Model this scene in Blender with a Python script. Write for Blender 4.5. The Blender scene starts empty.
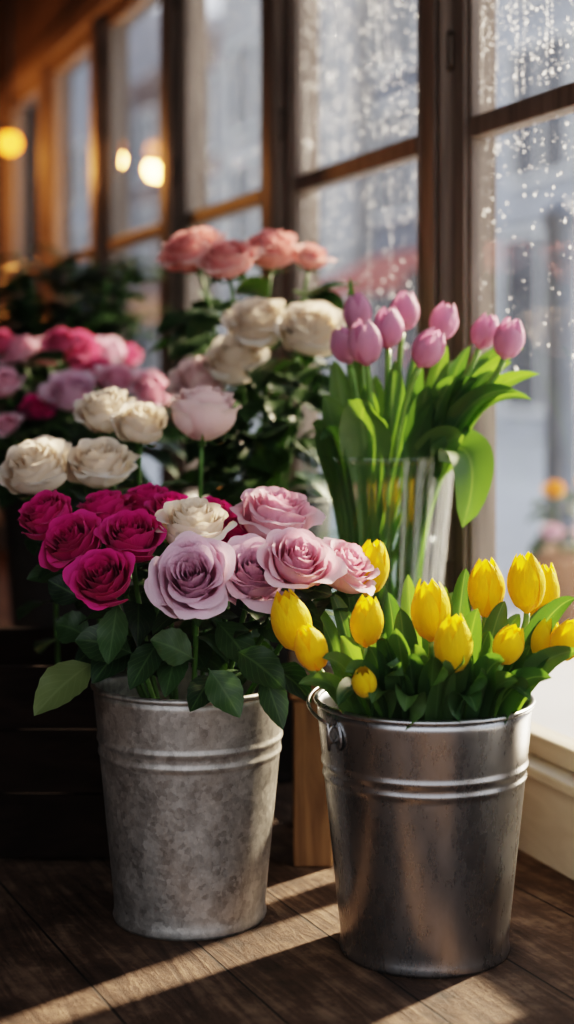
import bpy, math, random
from mathutils import Vector, Matrix, noise
random.seed(7)
R=random.random
def U(a,b): return a+(b-a)*random.random()
H=0.66; F=1500.0
COL=bpy.context.scene.collection
# survey helper: turns a sighting (bearing, elevation, distance) into a world position
def pt(x,y,Y): return Vector(((x-287)/F*Y, Y, H-(y-380)/F*Y))

# ---------------------------------------------------------------- materials
def new_mat(name):
    m=bpy.data.materials.new(name); m.use_nodes=True
    nt=m.node_tree; nt.nodes.clear()
    out=nt.nodes.new('ShaderNodeOutputMaterial')
    return m,nt,out
def N(nt,t,**k):
    n=nt.nodes.new(t)
    for a,b in k.items(): setattr(n,a,b)
    return n
def L(nt,a,b): nt.links.new(a,b)
def principled(nt,**k):
    p=N(nt,'ShaderNodeBsdfPrincipled')
    for a,b in k.items():
        p.inputs[a.replace('_',' ')].default_value=b
    return p
def c4(c): return (c[0],c[1],c[2],1)
def ramp(nt,stops):
    r=N(nt,'ShaderNodeValToRGB')
    e=r.color_ramp.elements
    e[0].position=stops[0][0]; e[0].color=c4(stops[0][1])
    e[1].position=stops[-1][0]; e[1].color=c4(stops[-1][1])
    for p,c in stops[1:-1]:
        x=e.new(p); x.color=c4(c)
    return r
def simple(name,col,rough=.6,metal=0,noise_amt=.25,scale=12,bump=0.0):
    m,nt,out=new_mat(name)
    tc=N(nt,'ShaderNodeTexCoord'); nz=N(nt,'ShaderNodeTexNoise')
    nz.inputs['Scale'].default_value=scale; nz.inputs['Detail'].default_value=5
    L(nt,tc.outputs['Object'],nz.inputs['Vector'])
    a=[c*(1-noise_amt) for c in col]; b=[min(1,c*(1+noise_amt)) for c in col]
    r=ramp(nt,[(.3,a),(.7,b)]); L(nt,nz.outputs['Fac'],r.inputs['Fac'])
    p=principled(nt,Roughness=rough,Metallic=metal)
    L(nt,r.outputs['Color'],p.inputs['Base Color'])
    if bump:
        bp=N(nt,'ShaderNodeBump'); bp.inputs['Strength'].default_value=bump; bp.inputs['Distance'].default_value=.01
        L(nt,nz.outputs['Fac'],bp.inputs['Height']); L(nt,bp.outputs['Normal'],p.inputs['Normal'])
    L(nt,p.outputs['BSDF'],out.inputs['Surface']); return m
def petal_mat(name,center,mid,edge,transl=.3):
    m,nt,out=new_mat(name)
    at=N(nt,'ShaderNodeAttribute',attribute_name='pc')
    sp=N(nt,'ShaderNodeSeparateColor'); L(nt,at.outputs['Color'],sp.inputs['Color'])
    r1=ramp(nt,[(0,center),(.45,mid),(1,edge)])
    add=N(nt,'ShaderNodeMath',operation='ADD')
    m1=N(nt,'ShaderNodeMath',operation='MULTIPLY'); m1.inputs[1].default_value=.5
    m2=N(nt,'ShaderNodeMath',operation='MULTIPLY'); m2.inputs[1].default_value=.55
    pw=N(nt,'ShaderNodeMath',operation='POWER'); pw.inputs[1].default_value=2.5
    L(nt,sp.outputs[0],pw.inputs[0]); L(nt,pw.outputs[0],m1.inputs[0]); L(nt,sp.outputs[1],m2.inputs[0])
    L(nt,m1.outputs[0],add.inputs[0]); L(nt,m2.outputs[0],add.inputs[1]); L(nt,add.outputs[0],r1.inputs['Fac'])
    p=principled(nt,Roughness=.55); p.inputs['Sheen Weight'].default_value=.15
    p.inputs['Specular IOR Level'].default_value=.2
    L(nt,r1.outputs['Color'],p.inputs['Base Color'])
    tc=N(nt,'ShaderNodeTexCoord'); mp=N(nt,'ShaderNodeMapping'); mp.inputs['Scale'].default_value=(9,9,1.5)
    nz=N(nt,'ShaderNodeTexNoise'); nz.inputs['Scale'].default_value=3; nz.inputs['Detail'].default_value=3
    L(nt,tc.outputs['Object'],mp.inputs['Vector']); L(nt,mp.outputs[0],nz.inputs['Vector'])
    bp=N(nt,'ShaderNodeBump'); bp.inputs['Strength'].default_value=.2; bp.inputs['Distance'].default_value=.05
    L(nt,nz.outputs['Fac'],bp.inputs['Height']); L(nt,bp.outputs['Normal'],p.inputs['Normal'])
    tr=N(nt,'ShaderNodeBsdfTranslucent'); L(nt,r1.outputs['Color'],tr.inputs['Color'])
    mx=N(nt,'ShaderNodeMixShader'); mx.inputs[0].default_value=transl
    L(nt,p.outputs['BSDF'],mx.inputs[1]); L(nt,tr.outputs['BSDF'],mx.inputs[2]); L(nt,mx.outputs[0],out.inputs['Surface'])
    return m
def leaf_mat(name,dark,light,vein,transl=.2,blade=False,rough=.42,tm=(1.6,1.7,.6)):
    m,nt,out=new_mat(name)
    at=N(nt,'ShaderNodeAttribute',attribute_name='pc')   # R=v G=|u| B=random
    sp=N(nt,'ShaderNodeSeparateColor'); L(nt,at.outputs['Color'],sp.inputs['Color'])
    tone=N(nt,'ShaderNodeMix',data_type='RGBA'); tone.inputs[6].default_value=c4(dark); tone.inputs[7].default_value=c4(light)
    L(nt,sp.outputs[2],tone.inputs[0])
    w=N(nt,'ShaderNodeMath',operation='SINE')
    ml=N(nt,'ShaderNodeMath',operation='MULTIPLY'); 
    if blade:
        ml.inputs[1].default_value=70; L(nt,sp.outputs[1],ml.inputs[0])
    else:
        sb=N(nt,'ShaderNodeMath',operation='MULTIPLY_ADD'); L(nt,sp.outputs[1],sb.inputs[0]); sb.inputs[1].default_value=-.35; L(nt,sp.outputs[0],sb.inputs[2])
        ml.inputs[1].default_value=48; L(nt,sb.outputs[0],ml.inputs[0])
    L(nt,ml.outputs[0],w.inputs[0])
    gt=N(nt,'ShaderNodeMapRange'); gt.inputs['From Min'].default_value=.8; gt.inputs['From Max'].default_value=1.0; gt.inputs['To Max'].default_value=.35
    L(nt,w.outputs[0],gt.inputs['Value'])
    mid=N(nt,'ShaderNodeMapRange'); mid.inputs['From Min'].default_value=.10; mid.inputs['From Max'].default_value=.0; mid.inputs['To Max'].default_value=.8
    L(nt,sp.outputs[1],mid.inputs['Value'])
    mxx=N(nt,'ShaderNodeMath',operation='MAXIMUM'); L(nt,gt.outputs[0],mxx.inputs[0]); L(nt,mid.outputs[0],mxx.inputs[1])
    cm=N(nt,'ShaderNodeMix',data_type='RGBA'); L(nt,mxx.outputs[0],cm.inputs[0]); L(nt,tone.outputs[2],cm.inputs[6]); cm.inputs[7].default_value=c4(vein)
    p=principled(nt,Roughness=rough); L(nt,cm.outputs[2],p.inputs['Base Color'])
    tr=N(nt,'ShaderNodeBsdfTranslucent')
    tc=N(nt,'ShaderNodeMix',data_type='RGBA',blend_type='MULTIPLY'); tc.inputs[0].default_value=1; tc.inputs[7].default_value=c4(tm)
    L(nt,cm.outputs[2],tc.inputs[6]); L(nt,tc.outputs[2],tr.inputs['Color'])
    mx=N(nt,'ShaderNodeMixShader'); mx.inputs[0].default_value=transl
    L(nt,p.outputs['BSDF'],mx.inputs[1]); L(nt,tr.outputs['BSDF'],mx.inputs[2]); L(nt,mx.outputs[0],out.inputs['Surface'])
    return m
def galv_mat(name,a,b,rough=.4,spangle=38,streak=False,bump=.15,metal=.85,sw=.14):
    m,nt,out=new_mat(name)
    tc=N(nt,'ShaderNodeTexCoord')
    vo=N(nt,'ShaderNodeTexVoronoi'); vo.inputs['Scale'].default_value=spangle
    nz=N(nt,'ShaderNodeTexNoise'); nz.inputs['Scale'].default_value=30; nz.inputs['Detail'].default_value=12; nz.inputs['Roughness'].default_value=.78
    mp=N(nt,'ShaderNodeMapping'); mp.inputs['Scale'].default_value=(1,1,.35) if streak else (1,1,.8)
    L(nt,tc.outputs['Object'],mp.inputs['Vector']); L(nt,mp.outputs[0],nz.inputs['Vector'])
    dist=N(nt,'ShaderNodeMix',data_type='RGBA'); dist.inputs[0].default_value=.02
    L(nt,tc.outputs['Object'],dist.inputs[6]); L(nt,nz.outputs['Color'],dist.inputs[7]); L(nt,dist.outputs[2],vo.inputs['Vector'])
    sp=N(nt,'ShaderNodeSeparateColor'); L(nt,vo.outputs['Color'],sp.inputs['Color'])
    ad=N(nt,'ShaderNodeMath',operation='MULTIPLY_ADD'); ad.inputs[1].default_value=sw
    L(nt,sp.outputs[0],ad.inputs[0]); L(nt,nz.outputs['Fac'],ad.inputs[2])
    r=ramp(nt,[(.32,a),(.80,b)]); L(nt,ad.outputs[0],r.inputs['Fac'])
    p=principled(nt,Metallic=metal); L(nt,r.outputs['Color'],p.inputs['Base Color'])
    rr=N(nt,'ShaderNodeMapRange'); rr.inputs['From Min'].default_value=.2; rr.inputs['From Max'].default_value=1; rr.inputs['To Min'].default_value=rough-.08; rr.inputs['To Max'].default_value=rough+.18
    L(nt,ad.outputs[0],rr.inputs['Value']); L(nt,rr.outputs[0],p.inputs['Roughness'])
    bp=N(nt,'ShaderNodeBump'); bp.inputs['Strength'].default_value=bump; bp.inputs['Distance'].default_value=.002
    L(nt,ad.outputs[0],bp.inputs['Height']); L(nt,bp.outputs['Normal'],p.inputs['Normal'])
    L(nt,p.outputs['BSDF'],out.inputs['Surface']); return m
def wood_mat(name,a,b,rough=.5,scale=(3,3,30),bump=.3,spec=.5):
    m,nt,out=new_mat(name)
    tc=N(nt,'ShaderNodeTexCoord'); mp=N(nt,'ShaderNodeMapping'); mp.inputs['Scale'].default_value=scale
    nz=N(nt,'ShaderNodeTexNoise'); nz.inputs['Scale'].default_value=1.6; nz.inputs['Detail'].default_value=9; nz.inputs['Distortion'].default_value=1.2
    L(nt,tc.outputs['Object'],mp.inputs['Vector']); L(nt,mp.outputs[0],nz.inputs['Vector'])
    r=ramp(nt,[(.3,a),(.7,b)]); L(nt,nz.outputs['Fac'],r.inputs['Fac'])
    p=principled(nt,Roughness=rough); L(nt,r.outputs['Color'],p.inputs['Base Color']); p.inputs['Specular IOR Level'].default_value=spec
    bp=N(nt,'ShaderNodeBump'); bp.inputs['Strength'].default_value=bump; bp.inputs['Distance'].default_value=.003
    L(nt,nz.outputs['Fac'],bp.inputs['Height']); L(nt,bp.outputs['Normal'],p.inputs['Normal'])
    L(nt,p.outputs['BSDF'],out.inputs['Surface']); return m
def glass_mat(name,tint=(1,1,1),f0=.04,gain=1.0,rough=.02,fog=0.0):
    # Schlick reflectance on a thin sheet, same from both sides
    m,nt,out=new_mat(name)
    ge=N(nt,'ShaderNodeNewGeometry'); dt=N(nt,'ShaderNodeVectorMath',operation='DOT_PRODUCT')
    L(nt,ge.outputs['Incoming'],dt.inputs[0]); L(nt,ge.outputs['Normal'],dt.inputs[1])
    ab=N(nt,'ShaderNodeMath',operation='ABSOLUTE'); L(nt,dt.outputs['Value'],ab.inputs[0])
    sb=N(nt,'ShaderNodeMath',operation='SUBTRACT',use_clamp=True); sb.inputs[0].default_value=1; L(nt,ab.outputs[0],sb.inputs[1])
    pw=N(nt,'ShaderNodeMath',operation='POWER'); L(nt,sb.outputs[0],pw.inputs[0]); pw.inputs[1].default_value=5
    mu=N(nt,'ShaderNodeMath',operation='MULTIPLY_ADD',use_clamp=True); mu.inputs[1].default_value=gain; mu.inputs[2].default_value=f0
    L(nt,pw.outputs[0],mu.inputs[0])
    tr=N(nt,'ShaderNodeBsdfTransparent'); tr.inputs['Color'].default_value=c4(tint)
    gl=N(nt,'ShaderNodeBsdfGlossy'); gl.inputs['Roughness'].default_value=rough
    base=tr.outputs[0]
    if fog:
        tl=N(nt,'ShaderNodeBsdfTranslucent'); tl.inputs['Color'].default_value=(.9,.93,.96,1)
        fx=N(nt,'ShaderNodeMixShader'); fx.inputs[0].default_value=fog
        L(nt,tr.outputs[0],fx.inputs[1]); L(nt,tl.outputs[0],fx.inputs[2]); base=fx.outputs[0]
    mx=N(nt,'ShaderNodeMixShader'); L(nt,mu.outputs[0],mx.inputs[0]); L(nt,base,mx.inputs[1]); L(nt,gl.outputs[0],mx.inputs[2])
    L(nt,mx.outputs[0],out.inputs['Surface']); return m
def emis(name,col,s):
    m,nt,out=new_mat(name); e=N(nt,'ShaderNodeEmission'); e.inputs['Color'].default_value=c4(col); e.inputs['Strength'].default_value=s
    L(nt,e.outputs[0],out.inputs['Surface']); return m

M={}
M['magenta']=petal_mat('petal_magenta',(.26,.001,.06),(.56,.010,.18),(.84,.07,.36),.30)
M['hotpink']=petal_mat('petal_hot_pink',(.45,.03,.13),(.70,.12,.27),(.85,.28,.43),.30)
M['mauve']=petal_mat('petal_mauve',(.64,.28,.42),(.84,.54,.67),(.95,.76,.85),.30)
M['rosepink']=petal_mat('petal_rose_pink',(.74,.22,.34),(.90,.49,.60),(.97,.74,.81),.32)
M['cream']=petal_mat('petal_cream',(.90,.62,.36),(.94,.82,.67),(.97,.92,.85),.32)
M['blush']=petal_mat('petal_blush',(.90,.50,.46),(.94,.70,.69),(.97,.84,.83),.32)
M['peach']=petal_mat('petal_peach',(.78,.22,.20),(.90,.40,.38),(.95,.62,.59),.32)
M['orange']=petal_mat('petal_orange',(.80,.25,.02),(.95,.40,.03),(1,.55,.06),.3)
M['yellow']=petal_mat('petal_yellow',(.82,.48,.004),(.96,.70,.006),(1,.82,.04),.35)
M['tulippink']=petal_mat('petal_tulip_pink',(.54,.16,.30),(.76,.37,.54),(.93,.66,.77),.35)
M['leaf']=leaf_mat('rose_leaf_green',(.014,.038,.016),(.046,.092,.032),(.09,.15,.06),.16)
M['leaflight']=leaf_mat('rose_leaf_olive',(.11,.15,.06),(.15,.19,.08),(.20,.25,.12),.2)
M['blade']=leaf_mat('tulip_leaf_green',(.045,.105,.045),(.14,.23,.09),(.18,.27,.13),.34,True,.42,(1.7,1.8,.5))
M['stem']=simple('stem_green',(.09,.19,.045),.5,0,.3,30)
M['tstem']=simple('tulip_stem_green',(.18,.33,.08),.45,0,.3,30)
M['calyx']=simple('calyx_green',(.06,.13,.03),.5,0,.3,30)
M['galv']=galv_mat('galvanised_weathered',(.235,.225,.21),(.60,.585,.55),.40,150,False,.22,.78,.20)
M['steel']=galv_mat('zinc_smooth',(.36,.365,.37),(.52,.525,.53),.26,60,True,.04,.95,.04)
M['darkmetal']=galv_mat('dark_metal',(.02,.02,.02),(.06,.055,.05),.5,60,True,.1,.5)
M['wire']=simple('steel_wire',(.35,.34,.33),.35,.9,.15,40)
M['frame']=wood_mat('frame_brown_wood',(.13,.10,.08),(.27,.215,.175),.5,(30,30,2))
M['framepale']=wood_mat('sill_painted_cream',(.46,.40,.32),(.58,.52,.43),.5,(4,14,14),.15)
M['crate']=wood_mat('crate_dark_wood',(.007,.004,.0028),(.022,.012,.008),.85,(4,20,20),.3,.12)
M['stool']=wood_mat('stool_pine_wood',(.14,.075,.034),(.32,.19,.09),.55,(26,26,2.5))
M['wall']=simple('wall_dark_brown_plaster',(.035,.02,.012),.8,0,.3,4)
M['ceil']=simple('ceiling_dark_boards',(.03,.017,.011),.8,0,.3,4)
M['pane']=glass_mat('window_glass',(.90,.925,.95),.05,1.0,.015,.010)
M['vase']=glass_mat('vase_glass',(.97,.99,.98),.05,.6,.04)
M['water']=glass_mat('water',(.93,.97,.91),.02,.2,.02)
M['brass']=simple('aged_brass',(.45,.28,.10),.35,.9,.2,30)
M['bulb']=emis('warm_bulb',(1,.27,.025),4)
M['street']=simple('wet_street',(.54,.56,.58),.35,0,.15,1.5)
M['hinge']=simple('painted_hinge',(.10,.075,.055),.4,.3,.2,40)
M['bluegrey']=simple('painted_bluegrey',(.11,.14,.19),.4,.2,.2,6)
M['terracotta']=simple('terracotta',(.30,.16,.10),.8,0,.2,10)

# raindrop
m,nt,out=new_mat('raindrop')
gl=N(nt,'ShaderNodeBsdfGlossy'); gl.inputs['Roughness'].default_value=.1
tl=N(nt,'ShaderNodeBsdfTranslucent'); tl.inputs['Color'].default_value=(.95,.97,1,1)
mx=N(nt,'ShaderNodeMixShader'); mx.inputs[0].default_value=.65; L(nt,gl.outputs[0],mx.inputs[1]); L(nt,tl.outputs[0],mx.inputs[2]); L(nt,mx.outputs[0],out.inputs['Surface'])
M['drop']=m

# plank floor
m,nt,out=new_mat('floor_planks')
tc=N(nt,'ShaderNodeTexCoord'); mp=N(nt,'ShaderNodeMapping'); mp.inputs['Rotation'].default_value=(0,0,math.radians(64)); mp.inputs['Location'].default_value=(.03,.075,0)
L(nt,tc.outputs['Object'],mp.inputs['Vector'])
br=N(nt,'ShaderNodeTexBrick'); br.inputs['Scale'].default_value=1; br.inputs['Mortar Size'].default_value=.0018; br.inputs['Mortar Smooth'].default_value=.5
br.inputs['Brick Width'].default_value=1.9; br.inputs['Row Height'].default_value=.15; br.offset=.37
br.inputs['Color1'].default_value=(0,0,0,1); br.inputs['Color2'].default_value=(1,1,1,1); br.inputs['Mortar'].default_value=(.5,.5,.5,1)
L(nt,mp.outputs[0],br.inputs['Vector'])
mp2=N(nt,'ShaderNodeMapping'); mp2.inputs['Scale'].default_value=(2.0,18,4); L(nt,mp.outputs[0],mp2.inputs['Vector'])
off=N(nt,'ShaderNodeVectorMath',operation='ADD'); L(nt,mp2.outputs[0],off.inputs[0])
sc=N(nt,'ShaderNodeVectorMath',operation='SCALE'); sc.inputs['Scale'].default_value=9; L(nt,br.outputs['Color'],sc.inputs[0]); L(nt,sc.outputs[0],off.inputs[1])
nz=N(nt,'ShaderNodeTexNoise'); nz.inputs['Scale'].default_value=1.8; nz.inputs['Detail'].default_value=10; nz.inputs['Distortion'].default_value=1.8; nz.inputs['Roughness'].default_value=.68
L(nt,off.outputs[0],nz.inputs['Vector'])
nw=N(nt,'ShaderNodeTexNoise'); nw.inputs['Scale'].default_value=10; nw.inputs['Detail'].default_value=12; nw.inputs['Roughness'].default_value=.78; L(nt,tc.outputs['Object'],nw.inputs['Vector'])
am=N(nt,'ShaderNodeMath',operation='MULTIPLY_ADD'); L(nt,nw.outputs['Fac'],am.inputs[0]); am.inputs[1].default_value=1.5
ms=N(nt,'ShaderNodeMath',operation='SUBTRACT'); L(nt,nz.outputs['Fac'],ms.inputs[0]); ms.inputs[1].default_value=.75; L(nt,ms.outputs[0],am.inputs[2])
r=ramp(nt,[(.20,(.024,.013,.008)),(.5,(.098,.058,.037)),(.80,(.25,.17,.115))]); L(nt,am.outputs[0],r.inputs['Fac'])
dk=N(nt,'ShaderNodeMix',data_type='RGBA'); L(nt,br.outputs['Fac'],dk.inputs[0]); L(nt,r.outputs['Color'],dk.inputs[6]); dk.inputs[7].default_value=(.010,.006,.004,1)
p=principled(nt,Roughness=.5); L(nt,dk.outputs[2],p.inputs['Base Color']); p.inputs['Specular IOR Level'].default_value=.3
rg=N(nt,'ShaderNodeMapRange'); rg.inputs['To Min'].default_value=.45; rg.inputs['To Max'].default_value=.85; L(nt,nw.outputs['Fac'],rg.inputs['Value']); L(nt,rg.outputs[0],p.inputs['Roughness'])
sub=N(nt,'ShaderNodeMath',operation='MULTIPLY_ADD'); L(nt,br.outputs['Fac'],sub.inputs[0]); sub.inputs[1].default_value=-1.2; L(nt,am.outputs[0],sub.inputs[2])
bp=N(nt,'ShaderNodeBump'); bp.inputs['Strength'].default_value=.8; bp.inputs['Distance'].default_value=.006
L(nt,sub.outputs[0],bp.inputs['Height']); L(nt,bp.outputs['Normal'],p.inputs['Normal']); L(nt,p.outputs['BSDF'],out.inputs['Surface'])
M['floor']=m

# ---------------------------------------------------------------- builders
def mk(name,verts,faces,mat,parent=None,origin=None,smooth=True,cols=None,label=None):
    o0=origin if origin is not None else Vector((0,0,0))
    me=bpy.data.meshes.new(name); me.from_pydata([tuple(Vector(v)-o0) for v in verts],[],faces); me.update()
    if mat: me.materials.append(mat)
    if smooth: me.polygons.foreach_set('use_smooth',[True]*len(me.polygons))
    if cols is not None:
        a=me.color_attributes.new('pc','FLOAT_COLOR','POINT')
        a.data.foreach_set('color',[x for c in cols for x in (c[0],c[1],c[2],1)])
    ob=bpy.data.objects.new(name,me); COL.objects.link(ob)
    if parent is not None: ob.parent=parent
    else: ob.location=o0
    if label: ob['label']=label
    return ob
def empty(name,loc,label=None,cat=None,group=None,kind=None,rotz=0):
    e=bpy.data.objects.new(name,None); e.empty_display_size=.03; e.location=loc; e.rotation_euler=(0,0,rotz); COL.objects.link(e)
    if label: e['label']=label
    if cat: e['category']=cat
    if group: e['group']=group
    if kind: e['kind']=kind
    return e
def box(v0,v1):
    x0,y0,z0=v0; x1,y1,z1=v1
    V=[(x0,y0,z0),(x1,y0,z0),(x1,y1,z0),(x0,y1,z0),(x0,y0,z1),(x1,y0,z1),(x1,y1,z1),(x0,y1,z1)]
    Fc=[(0,3,2,1),(4,5,6,7),(0,1,5,4),(1,2,6,5),(2,3,7,6),(3,0,4,7)]
    return V,Fc
def boxes(lst):
    V=[];Fc=[]
    for a,b in lst:
        v,f=box(a,b); n=len(V); V+=v; Fc+=[tuple(i+n for i in q) for q in f]
    return V,Fc
def box_ob(name,lst,mat,parent=None,bevel=.003):
    V,Fc=boxes(lst); o=mk(name,V,Fc,mat,parent,smooth=False)
    if bevel:
        b=o.modifiers.new('Bevel','BEVEL'); b.width=bevel; b.segments=2
    return o
def lathe(profile,n=64,center=(0,0,0),closed=False,flute=0,fn=0):
    V=[];Fc=[]
    for r,z in profile:
        for k in range(n):
            a=2*math.pi*k/n; rr=r+(flute*math.cos(fn*a) if flute and r>.02 else 0)
            V.append((center[0]+rr*math.cos(a),center[1]+rr*math.sin(a),center[2]+z))
    m_=len(profile)
    for i in range(m_-1 if not closed else m_):
        j=(i+1)%m_
        for k in range(n):
            k2=(k+1)%n; Fc.append((i*n+k,i*n+k2,j*n+k2,j*n+k))
    return V,Fc
def tube(points,rad,n=8,cap=True):
    V=[];Fc=[]; m_=len(points); pts=[Vector(p) for p in points]
    ref=Vector((.3,.9,.2)).normalized()
    for i,p in enumerate(pts):
        t=(pts[min(i+1,m_-1)]-pts[max(i-1,0)]).normalized()
        s=t.cross(ref)
        if s.length<1e-3: s=t.cross(Vector((1,0,0)))
        s.normalize(); b=s.cross(t).normalized()
        rr=rad[i] if isinstance(rad,(list,tuple)) else rad
        for k in range(n):
            a=2*math.pi*k/n; V.append(p+s*math.cos(a)*rr+b*math.sin(a)*rr)
    for i in range(m_-1):
        for k in range(n):
            k2=(k+1)%n; Fc.append((i*n+k,i*n+k2,(i+1)*n+k2,(i+1)*n+k))
    if cap:
        Fc.append(tuple(range(n-1,-1,-1))); Fc.append(tuple((m_-1)*n+k for k in range(n)))
    return V,Fc
def bez(p,t):
    a,b,c,d=p; s=1-t
    return a*s**3+b*3*s*s*t+c*3*s*t*t+d*t**3
def btan(p,t):
    a,b,c,d=p; s=1-t
    return ((b-a)*3*s*s+(c-b)*6*s*t+(d-c)*3*t*t).normalized()

# ---- rose bloom (unit radius ~1, base at origin, axis z)
def rose_bloom(seed,n=30,openn=1.0):
    rn=random.Random(seed); V=[];Fc=[];C=[]; nu,nv=13,12
    tall=1.28 if openn<.9 else 1.14
    for i in range(n):
        t=i/(n-1); phi=i*2.399963+rn.uniform(-.35,.35); rnd=rn.random()
        h=tall+.08*math.sin(math.pi*t)-.34*t**2.0+rn.uniform(-.06,.06)
        Rb=.05+.12*t; Rm=.05+.74*(t**.85)*rn.uniform(.95,1.05)
        lean=(-.06+.09*t)*openn; curl=(.03+.18*t**1.5)*openn*rn.uniform(.5,1.45)
        W=1.7-.92*t**.6; ph=rn.uniform(0,6.28); spir=.09*rn.choice((1,1,1,-1))
        wav=.020+.034*max(0,openn-.8); notch=rn.uniform(0,.05)*t
        base=len(V)
        for b in range(nv):
            v=b/(nv-1)
            for a in range(nu):
                u=-1+2*a/(nu-1)
                wv=.5+.5*math.sin(min(v*1.5,1)*math.pi/2)
                vv=v*(1-.17*abs(u)**3.2-notch*math.exp(-(u*4)**2)*v**4)
                th=phi+u*W*wv*(1-.12*v**6)
                r=Rb+(Rm-Rb)*math.sin(min(vv*1.6,1)*math.pi/2)**.9
                r+=lean*max(0,vv-.4)**1.2*1.6
                c=max(0,(vv-.68)/.32)
                r+=curl*c**2*(1+.4*math.cos(2.3*u+ph))
                z=h*(vv**1.15)-(.7*curl)*c**3
                r*=1+spir*u*min(1,.3+t)
                r+=.04*t*u*u*v
                r+=wav*math.sin(3.2*u+ph)*v*(.3+t)+.012*math.sin(9*u+ph*3)*v**5; z+=wav*1.1*math.sin(4.1*u+ph*2)*v*v+.012*math.sin(10*u+ph)*v**6
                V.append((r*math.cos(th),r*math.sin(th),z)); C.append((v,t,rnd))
        for b in range(nv-1):
            for a in range(nu-1):
                k=base+b*nu+a; Fc.append((k,k+1,k+nu+1,k+nu))
    return V,Fc,C
def tulip_bloom(seed,openn=0.0):
    rn=random.Random(seed); V=[];Fc=[];C=[]; nu,nv=11,18
    for i in range(6):
        inner=i<3; phi=(i%3)*2*math.pi/3+(math.pi/3 if inner else 0)+rn.uniform(-.10,.10)
        Rm=(.285 if inner else .315)*rn.uniform(.98,1.03); h=(1.0 if inner else .96)*rn.uniform(.96,1.02); rnd=rn.random(); base=len(V); ph=rn.uniform(0,6)
        endr=rn.uniform(.83,.88); WW=1.18 if inner else 1.08
        for b in range(nv):
            v=b/(nv-1)
            for a in range(nu):
                u=-1+2*a/(nu-1)
                prof=max(0,math.sin(math.pi*min(1,(.11+(endr-.09)*v))))**.85
                r=Rm*prof
                if v<.12: r*=.35+.65*(v/.12)
                wv=(max(0,1-(max(0,(v-.40)/.60))**2.6))**.75 * (.55+.45*math.sin(min(v*2.2,1)*math.pi/2))
                if b==nv-1: wv=.08
                th=phi+u*WW*wv
                r*=1+.04*(1-u*u)-.018*math.exp(-(u*5)**2)+(0 if inner else .035)
                r+=.006*math.sin(3*u+ph)*v
                z=h*(v-.02*abs(u)*v**6)
                V.append((r*math.cos(th),r*math.sin(th),z)); C.append((v*.8+.12*abs(u)**3,.28+.5*(not inner)*(1-.3*math.exp(-(u*4)**2)),rnd))
        for b in range(nv-1):
            for a in range(nu-1):
                k=base+b*nu+a; Fc.append((k,k+1,k+nu+1,k+nu))
    return V,Fc,C
def calyx_geo():
    V=[];Fc=[]
    v,f=lathe([(.0,-.16),(.10,-.14),(.15,-.04),(.13,.05),(.05,.07)],10); V+=v;Fc+=f
    for i in range(5):
        phi=i*2*math.pi/5; base=len(V)
        for b in range(6):
            q=b/5
            for a in (-1,0,1):
                w=.26*(1-q)**.8*(.6+.6*math.sin(math.pi*q))
                r=.14+.68*math.sin(q*1.5)*.8; z=.0+.34*q*q-.12*math.sin(q*3)
                th=phi+a*w*.9
                V.append((r*math.cos(th),r*math.sin(th),z-.02*abs(a)))
        for b in range(5):
            for a in range(2):
                k=base+b*3+a; Fc.append((k,k+1,k+4,k+3))
    return V,Fc
_cache={}
def bloom_mesh(kind,variant,mat,openn):
    key=(kind,variant,mat)
    if key in _cache: return _cache[key]
    V,Fc,C=(rose_bloom(variant*13+5,28 if variant<10 else 32,openn) if kind=='rose' else tulip_bloom(variant*7+3,openn))
    me=bpy.data.meshes.new(kind+'_bloom'); me.from_pydata(V,[],Fc); me.materials.append(M[mat])
    me.polygons.foreach_set('use_smooth',[True]*len(me.polygons))
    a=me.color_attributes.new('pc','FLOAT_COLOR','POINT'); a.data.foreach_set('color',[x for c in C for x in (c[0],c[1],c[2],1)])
    _cache[key]=me; return me
V,Fc=calyx_geo(); CAL=bpy.data.meshes.new('calyx'); CAL.from_pydata(V,[],Fc); CAL.materials.append(M['calyx']); CAL.polygons.foreach_set('use_smooth',[True]*len(CAL.polygons))

def place(name,me,parent,origin,pos,axis,scale,spin):
    o=bpy.data.objects.new(name,me); COL.objects.link(o); o.parent=parent
    q=Vector(axis).normalized().to_track_quat('Z','Y').to_matrix().to_4x4()
    s=scale if hasattr(scale,'__len__') else (scale,)*3
    o.matrix_local=Matrix.Translation(Vector(pos)-origin)@q@Matrix.Rotation(spin,4,'Z')@Matrix.Diagonal((s[0],s[1],s[2],1))
    return o

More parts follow.
